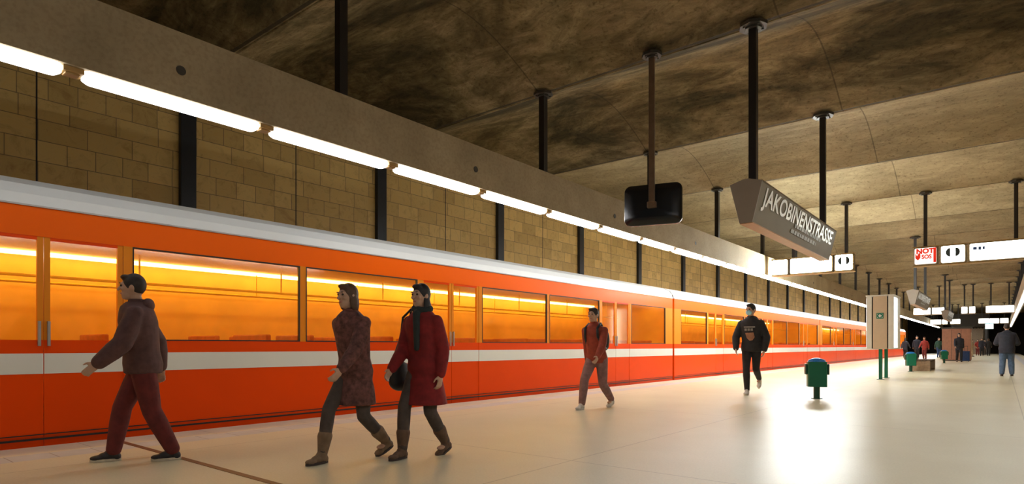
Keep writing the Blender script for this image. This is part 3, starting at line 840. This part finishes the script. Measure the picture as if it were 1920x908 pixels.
def human(label, loc, rz, H, pose, fit, near=True, group=None):
    S = H / 1.75
    root = thing('person', label, 'person', loc, rz, group)
    vb = 0.008 if near else 0.014
    vc = 0.012 if near else 0.018
    lean = pose.get('lean', 0.03)
    hz = pose.get('hip', 0.93)
    def T(x, y, z):   # torso point with forward lean above the hips
        return Vector((x, y - lean * max(0, z - 0.9) * 2, z - 0.93 + hz)) * S
    # --- legs
    legs = {}
    for s, key in ((-1, 'L'), (1, 'R')):
        fy, fz, pitch = pose[key]           # ankle forward offset (negative y = forward), lift, heel pitch
        hip = Vector((s * 0.088, 0, hz - 0.01)) * S
        ank = Vector((s * pose.get('w', 0.085), fy, 0.085 + fz)) * S
        legs[key] = (hip, knee_ik(hip, ank, 0.43 * S, 0.42 * S), ank, pitch)
    # --- arms
    arms = {}
    for s, key in ((-1, 'aL'), (1, 'aR')):
        sw, bend, out = pose[key]
        sh = T(s * 0.178, 0, 1.385)
        ud = Vector((s * out, -math.sin(sw), -math.cos(sw))).normalized()
        el = sh + ud * 0.29 * S
        fd = Vector((s * (out * 0.4 + pose.get('inw', 0.0)), -math.sin(sw + bend), -math.cos(sw + bend))).normalized()
        wr = el + fd * 0.25 * S
        arms[key] = (s, sh, el, wr, fd)
    # --- body (one continuous skin)
    bm = bmesh.new()
    tr = [(0.84, .150, .105), (0.93, .165, .115), (1.05, .140, .100), (1.2, .155, .108), (1.33, .178, .112), (1.39, .178, .100), (1.43, .150, .090), (1.46, .105, .08), (1.49, .07, .065), (1.51, .055, .055)]
    loft(bm, [(T(0, 0, z), rx * S, ry * S) for z, rx, ry in tr])
    limb(bm, [T(0, 0.012, 1.44), T(0, -0.002, 1.56)], [0.056 * S, 0.052 * S])
    hc = T(0, -0.018, 1.635); yaw = pose.get('yaw', 0.0); RH = Matrix.Rotation(yaw, 3, 'Z') @ Matrix.Rotation(pose.get('nod', 0.0), 3, 'X')
    def Hd(x, y, z): return hc + (RH @ Vector((x, y, z))) * S
    def he(c, r): ell(bm, Hd(*c), [v * S for v in r], 20, 14, RH)
    he((0, 0.008, 0.012), (0.074, 0.094, 0.108)); he((0, -0.030, -0.055), (0.052, 0.056, 0.058)); he((0, -0.055, -0.088), (0.026, 0.026, 0.022))
    limb(bm, [Hd(0, -0.086, 0.02), Hd(0, -0.108, -0.018)], [0.009 * S, 0.014 * S], 8)
    he((0, -0.082, 0.034), (0.048, 0.014, 0.012)); he((-0.036, -0.068, -0.012), (0.022, 0.02, 0.02)); he((0.036, -0.068, -0.012), (0.022, 0.02, 0.02))
    for s in (-1, 1): he((s * 0.077, 0.008, 0.0), (0.010, 0.020, 0.032))
    for k_, (hip, kn, ank, pt) in legs.items():
        limb(bm, [hip, hip.lerp(kn, 0.5), kn, kn.lerp(ank, 0.3), ank], [0.086 * S, 0.070 * S, 0.052 * S, 0.054 * S, 0.036 * S])
        ell(bm, ank + Vector((0, -0.05, -0.045)) * S, (0.036 * S, 0.09 * S, 0.028 * S), 12, 8)
    for k_, (s, sh, el, wr, fd) in arms.items():
        limb(bm, [sh, sh.lerp(el, 0.5), el, el.lerp(wr, 0.35), wr], [0.052 * S, 0.045 * S, 0.038 * S, 0.038 * S, 0.026 * S])
        inn = Vector((-s, 0, 0)); inn = (inn - fd * inn.dot(fd)).normalized(); sd = fd.cross(inn) * (1 if s > 0 else -1)
        if sd.y > 0: sd = -sd
        R = Matrix((inn, sd, fd)).transposed()
        ell(bm, wr + fd * 0.045 * S, (0.016 * S, 0.040 * S, 0.052 * S), 14, 10, R)
        for i, ln in enumerate((0.074, 0.082, 0.077, 0.060)):
            off = (0.028 - i * 0.0188)
            b0 = wr + fd * 0.080 * S + sd * off * S
            d1 = (fd + inn * 0.25 + sd * off * 1.2).normalized(); d2 = (fd + inn * 0.9 + sd * off).normalized(); d3 = (fd * 0.5 + inn * 1.2).normalized()
            p1 = b0 + d1 * ln * 0.45 * S; p2 = p1 + d2 * ln * 0.33 * S; p3 = p2 + d3 * ln * 0.24 * S
            limb(bm, [b0, p1, p2, p3], [0.0092 * S, 0.0088 * S, 0.0080 * S, 0.0070 * S], 8)
        t0 = wr + fd * 0.025 * S + sd * 0.026 * S
        t1 = t0 + (sd * 0.8 + fd * 0.7 + inn * 0.3).normalized() * 0.042 * S; t2 = t1 + (sd * 0.3 + fd + inn * 0.3).normalized() * 0.032 * S
        limb(bm, [t0, t1, t2], [0.013 * S, 0.0105 * S, 0.0085 * S], 8)
    remesh(bm, 'body', fit.get('skin', skin), root, vb, 1)
    if near:
        for s in (-1, 1):
            bm = bmesh.new(); ell(bm, Hd(s * 0.030, -0.082, 0.018), 0.0105 * S, 10, 8); obj('eye', bm, eye_m, root, smooth=True)
            bm = bmesh.new(); ell(bm, Hd(s * 0.031, -0.092, 0.040), (0.018 * S, 0.005 * S, 0.0045 * S), 10, 6, RH); obj('eyebrow', bm, fit['hair'][0], root, smooth=True)
        if 'mask' not in fit:
            bm = bmesh.new(); ell(bm, Hd(0, -0.086, -0.052), (0.022 * S, 0.008 * S, 0.007 * S), 12, 6, RH); obj('mouth', bm, lip_m, root, smooth=True)
    # --- hair
    hm, style = fit['hair']
    bm = bmesh.new()
    ell(bm, Hd(0, 0.020, 0.030), (0.084 * S, 0.098 * S, 0.108 * S), 22, 14, RH)
    ell(bm, Hd(0, -0.050, 0.098), (0.056 * S, 0.045 * S, 0.026 * S), 16, 8, RH)
    if style in ('long', 'bob'):
        zl = -0.20 if style == 'long' else -0.10
        ell(bm, Hd(0, 0.055, zl * 0.6), (0.088 * S, 0.055 * S, 0.13 * S), 18, 10, RH)
        for s in (-1, 1): ell(bm, Hd(s * 0.072, 0.02, zl * 0.5), (0.022 * S, 0.05 * S, (0.11 if style == 'long' else 0.08) * S), 12, 8, RH)
        if style == 'long': ell(bm, Hd(0, 0.075, -0.20), (0.075 * S, 0.03 * S, 0.12 * S), 14, 8, RH)
    remesh(bm, 'hair', hm, root, 0.009 if near else 0.014, 2)
    if fit.get('hood'):
        bm = bmesh.new(); ell(bm, T(0, 0.095, 1.475), (0.115 * S, 0.055 * S, 0.07 * S), 16, 10)
        ell(bm, T(0, 0.02, 1.475), (0.10 * S, 0.085 * S, 0.03 * S), 16, 8)
        remesh(bm, 'hood', fit['top'][0], root, vc, 2)
    # --- trousers or tights
    bmt = bmesh.new(); bt, wide = fit['legs']
    ex = 0.016 + wide
    loft(bmt, [(T(0, 0, z), (rx + 0.012) * S, (ry + 0.012) * S) for z, rx, ry in tr[:2]] + [(T(0, 0, 1.02), 0.152 * S, 0.114 * S)])
    for k_, (hip, kn, ank, pt) in legs.items():
        a2 = ank + (kn - ank).normalized() * 0.02 * S
        limb(bmt, [hip, hip.lerp(kn, 0.5), kn, kn.lerp(a2, 0.35), a2], [(0.086 + ex * .8) * S, (0.070 + ex) * S, (0.052 + ex) * S, (0.052 + ex) * S, (0.038 + ex * 0.9) * S])
    remesh(bmt, 'tights' if fit.get('tights') else 'trousers', bt, root, vc, 2)
    # --- top / coat
    tm, hem, puff = fit['top'][:3]
    bm = bmesh.new()
    rings = []
    flare = fit.get('flare', 0.0)
    z = hem
    while z < 0.80:
        k2 = (0.84 - z) / 0.3
        rings.append((T(0, 0, z), (0.158 + puff + flare * k2) * S, (0.118 + puff + flare * k2 * 1.2) * S)); z += 0.08
    rings += [(T(0, 0, z_), (rx + puff) * S, (ry + puff) * S) for z_, rx, ry in tr if z_ >= max(hem, 0.84) and z_ < 1.48]
    rings.append((T(0, 0.005, 1.505), (0.072 + puff * 0.3) * S, (0.07 + puff * 0.3) * S))
    loft(bm, rings, 24)
    for k_, (s, sh, el, wr, fd) in arms.items():
        p = puff * 0.75
        w2 = wr - fd * 0.015 * S
        limb(bm, [sh, sh.lerp(el, 0.5), el, el.lerp(w2, 0.4), w2], [(0.054 + p * 0.6) * S, (0.050 + p) * S, (0.046 + p) * S, (0.045 + p) * S, (0.034 + p * 0.8) * S])
        random.seed(int(s) + 5)
        for q in range(3 if near else 0):   # creases at the elbow
            c_ = el.lerp(sh, 0.12 + 0.14 * q); ell(bm, c_, ((0.053 + p) * S, (0.057 + p) * S, 0.012 * S), 12, 6)
    remesh(bm, fit.get('topname', 'jacket'), tm, root, vc, 2)
    # collar
    bm = bmesh.new(); loft(bm, [(T(0, 0.006, 1.475), 0.085 * S, 0.082 * S), (T(0, 0.01, 1.53), 0.070 * S, 0.068 * S), (T(0, 0.01, 1.532), 0.064 * S, 0.062 * S), (T(0, 0.006, 1.49), 0.064 * S, 0.060 * S)])
    obj('collar', bm, fit.get('collar', tm), root, smooth=True)
    # --- shoes
    sm, sole, kind = fit['shoes']
    for k_, (hip, kn, ank, pt) in legs.items():
        R = Matrix.Rotation(pt, 3, 'X')
        def F(x, y, z): return ank + (R @ Vector((x, y, z))) * S
        def fe(bm_, c, r): ell(bm_, F(*c), [v * S for v in r], 16, 10, R)
        bm = bmesh.new()
        fe(bm, (0, 0.022, -0.045), (0.038, 0.042, 0.042)); fe(bm, (0, -0.05, -0.038), (0.041, 0.075, 0.040)); fe(bm, (0, -0.125, -0.052), (0.045, 0.062, 0.026)); fe(bm, (0, -0.02, -0.012), (0.040, 0.050, 0.045))
        top = {'boot': 0.17, 'high': 0.06, 'low': 0.02}[kind]
        shd = (kn - ank).normalized()
        limb(bm, [F(0, 0.0, -0.01), ank + shd * top * S], [0.044 * S, ({'boot': 0.070, 'high': 0.052, 'low': 0.042}[kind]) * S])
        sh_ = remesh(bm, 'shoe', sm, root, 0.009 if near else 0.014, 2)
        bm = bmesh.new()
        loc_pts = [(math.sin(a) * (0.044 if math.cos(a) < 0 else 0.040), -0.06 - 0 + math.cos(a) * 0.125) for a in [2 * PI * i / 24 for i in range(24)]]
        A = [bm.verts.new(F(p[0], p[1], -0.083)) for p in loc_pts]; B = [bm.verts.new(F(p[0], p[1], -0.062)) for p in loc_pts]
        bm.faces.new(A); bm.faces.new(B[::-1])
        for i in range(24): bm.faces.new((A[i], A[(i + 1) % 24], B[(i + 1) % 24], B[i]))
        obj('sole', bm, sole, sh_, smooth=False)
        if near:
            bm = bmesh.new()
            for q in range(4): cyl(bm, F(-0.022, -0.045 - q * 0.02, 0.002 - q * 0.010), F(0.022, -0.050 - q * 0.02, 0.002 - q * 0.010), 0.004 * S, seg=6)
            obj('laces', bm, fit.get('laces', sole), sh_)
    # --- extras
    for ex_ in fit.get('extras', ()):
        if ex_ == 'mask':
            bm = bmesh.new(); ell(bm, Hd(0, -0.062, -0.042), (0.058 * S, 0.062 * S, 0.056 * S), 20, 12, RH); o = remesh(bm, 'face_mask', cloth('pale_blue_mask', (0.40, 0.72, 0.85)), root, 0.008, 1)
            bm = bmesh.new()
            for s in (-1, 1): cyl(bm, Hd(s * 0.05, -0.055, -0.02), Hd(s * 0.078, 0.012, 0.0), 0.002 * S, seg=5)
            obj('ear_loop', bm, M['white_sign'], o)
        elif ex_ == 'backpack':
            bm = bmesh.new(); ell(bm, T(0, 0.215, 1.24), (0.145 * S, 0.10 * S, 0.22 * S), 20, 14); ell(bm, T(0, 0.285, 1.15), (0.10 * S, 0.05 * S, 0.11 * S), 16, 10)
            bk = remesh(bm, 'backpack', cloth('black_nylon', (0.02, 0.024, 0.026), 0.6), root, 0.012, 2)
            for s in (-1, 1):
                bm = bmesh.new(); pts = [T(s * 0.10, 0.14, 1.38), T(s * 0.11, 0.02, 1.50), T(s * 0.115, -0.12, 1.42), T(s * 0.12, -0.14, 1.28), T(s * 0.15, -0.02, 1.12), T(s * 0.12, 0.13, 1.08)]
                limb(bm, pts, [0.02 * S] * 6, 8)
                obj('shoulder_strap', bm, cloth('black_nylon', (0.02, 0.024, 0.026), 0.6), bk, smooth=True)
        elif ex_ == 'scarf':
            bm = bmesh.new(); 
            for i in range(12):
                a = 2 * PI * i / 12; ell(bm, T(0.075 * math.cos(a), 0.075 * math.sin(a), 1.505 + 0.012 * math.sin(a * 2)), 0.040 * S, 10, 8)
            limb(bm, [T(0.03, -0.12, 1.46), T(0.05, -0.15, 1.3), T(0.055, -0.165, 1.12)], [0.04 * S, 0.035 * S, 0.03 * S], 10)
            remesh(bm, 'scarf', cloth('dark_scarf', (0.02, 0.028, 0.026)), root, 0.012, 2)
        elif ex_ == 'print':
            bm = bmesh.new()
            def P(x, z): return T(x, -(0.112 + fit['top'][2] + 0.012), z)
            for (x0, x1, z0, z1) in ((-0.10, 0.10, 1.30, 1.325), (-0.09, -0.05, 1.24, 1.285), (-0.035, 0.005, 1.24, 1.285), (0.02, 0.06, 1.24, 1.285)):
                q = [P(x0, z0), P(x1, z0), P(x1, z1), P(x0, z1)]
                A = [bm.verts.new(p) for p in q]; B = [bm.verts.new(p + Vector((0, 0.012, 0))) for p in q]
                bm.faces.new(A); bm.faces.new(B[::-1])
                for i in range(4): bm.faces.new((A[i], A[(i + 1) % 4], B[(i + 1) % 4], B[i]))
            obj('chest_print', bm, cloth('print_grey', (0.28, 0.25, 0.22)), root)
            bm = bmesh.new(); 
            pts = [(-0.08, 1.20), (0.07, 1.21), (0.09, 1.12), (0.05, 1.06), (0.0, 1.05), (-0.05, 1.10)]
            A = [bm.verts.new(P(*p)) for p in pts]; B = [bm.verts.new(P(*p) + Vector((0, 0.012, 0))) for p in pts]
            bm.faces.new(A); bm.faces.new(B[::-1])
            for i in range(6): bm.faces.new((A[i], A[(i + 1) % 6], B[(i + 1) % 6], B[i]))
            obj('chest_print', bm, cloth('print_rust', (0.36, 0.17, 0.09)), root)
    return root, arms, T

def handbag(arms, T, root_loc, rz, S, side, z, label, col, sz=(0.17, 0.07, 0.15)):
    """a bag hanging at the hip by a shoulder strap"""
    bmats = cloth('bag_' + str(col), col, 0.5)
    t = thing('handbag', label, 'bag', root_loc, rz)
    c = Vector((side * 0.335, 0.0, z)) * S
    bm = bmesh.new(); ell(bm, c, (sz[1] * S, sz[0] * S, sz[2] * S), 20, 14); ell(bm, c + Vector((0, 0, -0.05)), (sz[1] * 1.1 * S, sz[0] * 0.9 * S, sz[2] * 0.7 * S), 20, 12)
    remesh(bm, 'bag_body', bmats, t, 0.012, 2)
    sh = T(side * 0.16, 0, 1.48)
    bm = bmesh.new()
    pts1 = [c + Vector((0, -sz[0] * 0.8, sz[2] * 0.7)) * S, Vector((side * 0.27 * S, -0.06 * S, 1.2 * S)), T(side * 0.22, -0.05, 1.43), T(side * 0.15, 0.0, 1.515), T(side * 0.22, 0.06, 1.43), Vector((side * 0.27 * S, 0.07 * S, 1.2 * S)), c + Vector((0, sz[0] * 0.8, sz[2] * 0.7)) * S]
    limb(bm, pts1, [0.012 * S] * 7, 8)
    obj('strap', bm, bmats, t, smooth=True)

dk_hair = cloth('dark_brown_hair', (0.03, 0.018, 0.012), 0.6, 0.3, 30)
bk_hair = cloth('black_hair', (0.012, 0.010, 0.010), 0.6, 0.3, 30)
br_hair = cloth('brown_hair', (0.10, 0.05, 0.025), 0.6, 0.3, 30)
W_ = {'mauve': cloth('mauve_brown_jacket', (0.10, 0.045, 0.04)), 'maroon': cloth('maroon_trousers', (0.13, 0.018, 0.015)),
      'black_shoe': cloth('black_shoe', (0.02, 0.016, 0.018), 0.5), 'pale_sole': cloth('pale_sole', (0.6, 0.52, 0.38), 0.6), 'red_lace': cloth('red_lace', (0.35, 0.03, 0.04)),
      'plum': cloth('plum_patterned_coat', (0.14, 0.055, 0.045), 0.85, 0.6, 22), 'tights': cloth('dark_grey_tights', (0.075, 0.055, 0.045)),
      'suede': cloth('taupe_suede_boot', (0.20, 0.13, 0.075)), 'dark_sole': cloth('dark_sole', (0.05, 0.035, 0.03)),
      'redcoat': cloth('dark_red_coat', (0.22, 0.012, 0.012)), 'brownboot': cloth('brown_boot', (0.13, 0.075, 0.045)),
      'greyhoodie': cloth('dark_hoodie', (0.022, 0.020, 0.020)), 'blackpants': cloth('black_trousers', (0.018, 0.015, 0.015)), 'white_shoe': cloth('white_trainer', (0.62, 0.58, 0.52)),
      'rust': cloth('rust_brown_jacket', (0.30, 0.05, 0.025)), 'palejean': cloth('washed_jeans', (0.24, 0.13, 0.12)),
      'navy': cloth('dark_navy_jacket', (0.022, 0.024, 0.036)), 'jean': cloth('blue_jeans', (0.075, 0.12, 0.20)), 'dgreen': cloth('dark_green_jacket', (0.02, 0.06, 0.04)),
      'redj': cloth('dull_red_jacket', (0.28, 0.03, 0.02)), 'beige': cloth('beige_coat', (0.38, 0.27, 0.16)), 'blue': cloth('blue_jacket', (0.02, 0.05, 0.14))}

# pose tuples: L/R = (forward offset, lift, pitch), aL/aR = (swing, elbow bend, outward)
def walk(st, lead='L', lift=0.05, **kw):
    a, b_ = ('L', 'R') if lead == 'L' else ('R', 'L')
    p = {a: (-st / 2, 0.0, 0.0), b_: (st / 2, lift, 0.35), 'aL': (-0.45 if lead == 'L' else 0.5, 0.3, 0.12), 'aR': (0.5 if lead == 'L' else -0.45, 0.3, 0.12), 'hip': 0.93 - st * st * 0.17}
    p.update(kw); return p
# 1: big dark figure at the far left, walking left
human('leftmost walker in a mauve-brown hooded jacket and black shoes with red laces', (-5.83, 2.06, 0), -0.45, 1.64,
      walk(0.5, 'L', 0.0, lean=0.05, R=(0.25, 0.0, 0.0), hip=0.90, aL=(-0.5, 0.4, 0.2), aR=(0.3, 0.5, 0.3)),
      dict(hair=(dk_hair, 'short'), legs=(W_['maroon'], 0.014), top=(W_['mauve'], 0.80, 0.05), topname='jacket', hood=True, shoes=(W_['black_shoe'], W_['pale_sole'], 'high'), laces=W_['red_lace']))
# 2: walker in a plum coat
r2, a2, T2 = human('walker in a plum patterned coat and taupe boots, left of the red-coated woman', (-4.44, 3.27, 0), 0.1, 1.60,
      walk(0.66, 'L', 0.05, lean=0.06),
      dict(hair=(br_hair, 'bob'), legs=(W_['tights'], -0.004), tights=True, top=(W_['plum'], 0.60, 0.03), flare=0.03, topname='coat', shoes=(W_['suede'], W_['dark_sole'], 'boot')))
# 3: woman in dark red coat with dark scarf and bag
r3, a3, T3 = human('woman in a knee-length dark red coat with dark scarf and brown boots', (-4.07, 3.75, 0), 0.1, 1.58,
      walk(0.46, 'L', 0.03, lean=0.03, aL=(0.2, 0.5, 0.1), aR=(-0.2, 0.4, 0.12)),
      dict(hair=(bk_hair, 'long'), legs=(W_['tights'], -0.002), tights=True, top=(W_['redcoat'], 0.56, 0.03), flare=0.06, topname='coat', shoes=(W_['brownboot'], W_['dark_sole'], 'boot'), extras=('scarf',)))
handbag(a3, T3, (-4.07, 3.75, 0), 0.1, 1.58 / 1.75, -1, 0.80, 'black handbag hanging at the hip of the woman in the red coat', (0.015, 0.014, 0.014))
# 4: walker with backpack
human('walker with a black backpack, rust jacket and washed jeans in front of the train windows', (-5.05, 8.38, 0), 0.05, 1.68,
      walk(0.72, 'L', 0.04, lean=0.08),
      dict(hair=(dk_hair, 'short'), legs=(W_['palejean'], 0.006), top=(W_['rust'], 0.84, 0.025), shoes=(W_['white_shoe'], W_['white_shoe'], 'low'), extras=('backpack',)))
# 5: man with mask
human('man with blue face mask, dark printed sweatshirt and black trousers', (-4.0, 12.75, 0), math.radians(6), 1.86,
      {'L': (-0.16, 0.0, 0.0), 'R': (0.46, 0.20, 0.95), 'aL': (0.15, 0.35, 0.34), 'aR': (-0.15, 0.35, 0.34), 'hip': 0.92, 'lean': 0.05, 'w': 0.05, 'yaw': -0.35, 'inw': -0.25},
      dict(hair=(bk_hair, 'short'), legs=(W_['blackpants'], -0.002), top=(W_['greyhoodie'], 0.80, 0.035), topname='sweatshirt', hood=True, shoes=(W_['white_shoe'], W_['pale_sole'], 'low'), mask=1, extras=('mask', 'print')))
# far right person
human('figure in dark jacket and blue jeans with back turned, at the far right photo edge', (0.13, 25.8, 0), PI, 1.74,
      dict(walk(0.18, 'L', 0.0), w=0.13, aL=(0.25, 1.2, 0.3), aR=(0.25, 1.2, 0.3)),
      dict(hair=(dk_hair, 'short'), legs=(W_['jean'], 0.02), top=(W_['navy'], 0.76, 0.06), shoes=(W_['black_shoe'], W_['dark_sole'], 'low'), hood=True), near=False)
# distant people: px -> x by the ray through (px, foot y)
def at(px, fy):
    u = (px - 960) / FPX; t = FPX / (fy - 649.0)
    ca, sa = math.cos(math.radians(39.1)), math.sin(math.radians(39.1))
    return ((-sa + ca * u) * t, (ca + sa * u) * t, 0)
far = [
 (1697, 671.5, 1.66, 'navy', 'blackpants', 2.8, 0.0, 'far person in dark clothes just right of the noticeboard column'),
 (1719, 673, 1.76, 'navy', 'blackpants', 0.3, 0.0, 'far person in dark jacket behind the bench, left of the one in red'),
 (1734, 674, 1.66, 'redj', 'maroon', -0.4, 0.0, 'far person in dull red jacket behind the bench'),
 (1760, 671, 1.70, 'dgreen', 'blue', 0.5, 0.0, 'far person in dark green jacket standing behind the third green bin'),
 (1798, 679, 1.80, 'navy', 'blackpants', 0.2, 0.3, 'person in black standing right in front of the pink kiosk'),
 (1821, 669, 1.60, 'beige', 'beige', 1.2, 0.3, 'far person in a beige coat, right of the pink kiosk'),
 (1833, 667, 1.68, 'redj', 'maroon', 0.1, 0.2, 'far person in red at the left of the small distant group'),
 (1841, 668, 1.78, 'navy', 'blackpants', 0.0, 0.2, 'far dark figure in the middle of the small distant group'),
 (1853, 667.5, 1.74, 'greyhoodie', 'blackpants', 3.0, 0.2, 'far dark figure at the right of the small distant group'),
 (1846, 666, 1.66, 'mauve', 'tights', 0.4, 0.2, 'farthest small figure in brown behind the distant group'),
]
for i, (px, fy, H, tp, lg, rz, st, lb) in enumerate(far):
    human(lb, at(px, fy), rz, H, walk(st, 'L' if i % 2 else 'R', 0.02 if st else 0.0),
          dict(hair=((dk_hair, bk_hair, br_hair)[i % 3], 'short' if i % 2 else 'bob'), legs=(W_[lg], 0.008), top=(W_[tp], 0.74, 0.03), shoes=(W_['black_shoe'], W_['dark_sole'], 'low')), near=False)
# suitcase by the person in black
sx, sy, _ = at(1811, 678.5)
t = thing('suitcase', 'small dark blue upright suitcase beside the person in black', 'suitcase', (sx, sy, 0))
bm = bmesh.new(); bx(bm, -0.2, 0.2, -0.12, 0.12, 0.05, 0.68); obj('shell', bm, W_['blue'], t, bevel=0.03)
bm = bmesh.new()
for s in (-1, 1): cyl(bm, (s * 0.09, 0.08, 0.66), (s * 0.09, 0.08, 0.98), 0.01, seg=8)
cyl(bm, (-0.1, 0.08, 0.98), (0.1, 0.08, 0.98), 0.015, seg=8); obj('handle', bm, M['pole'], t)
bm = bmesh.new()
for s in (-1, 1):
    for y in (-0.08, 0.08): cyl(bm, (s * 0.15 - 0.015, y, 0.028), (s * 0.15 + 0.015, y, 0.028), 0.028, seg=12)
obj('wheels', bm, M['pole'], t)
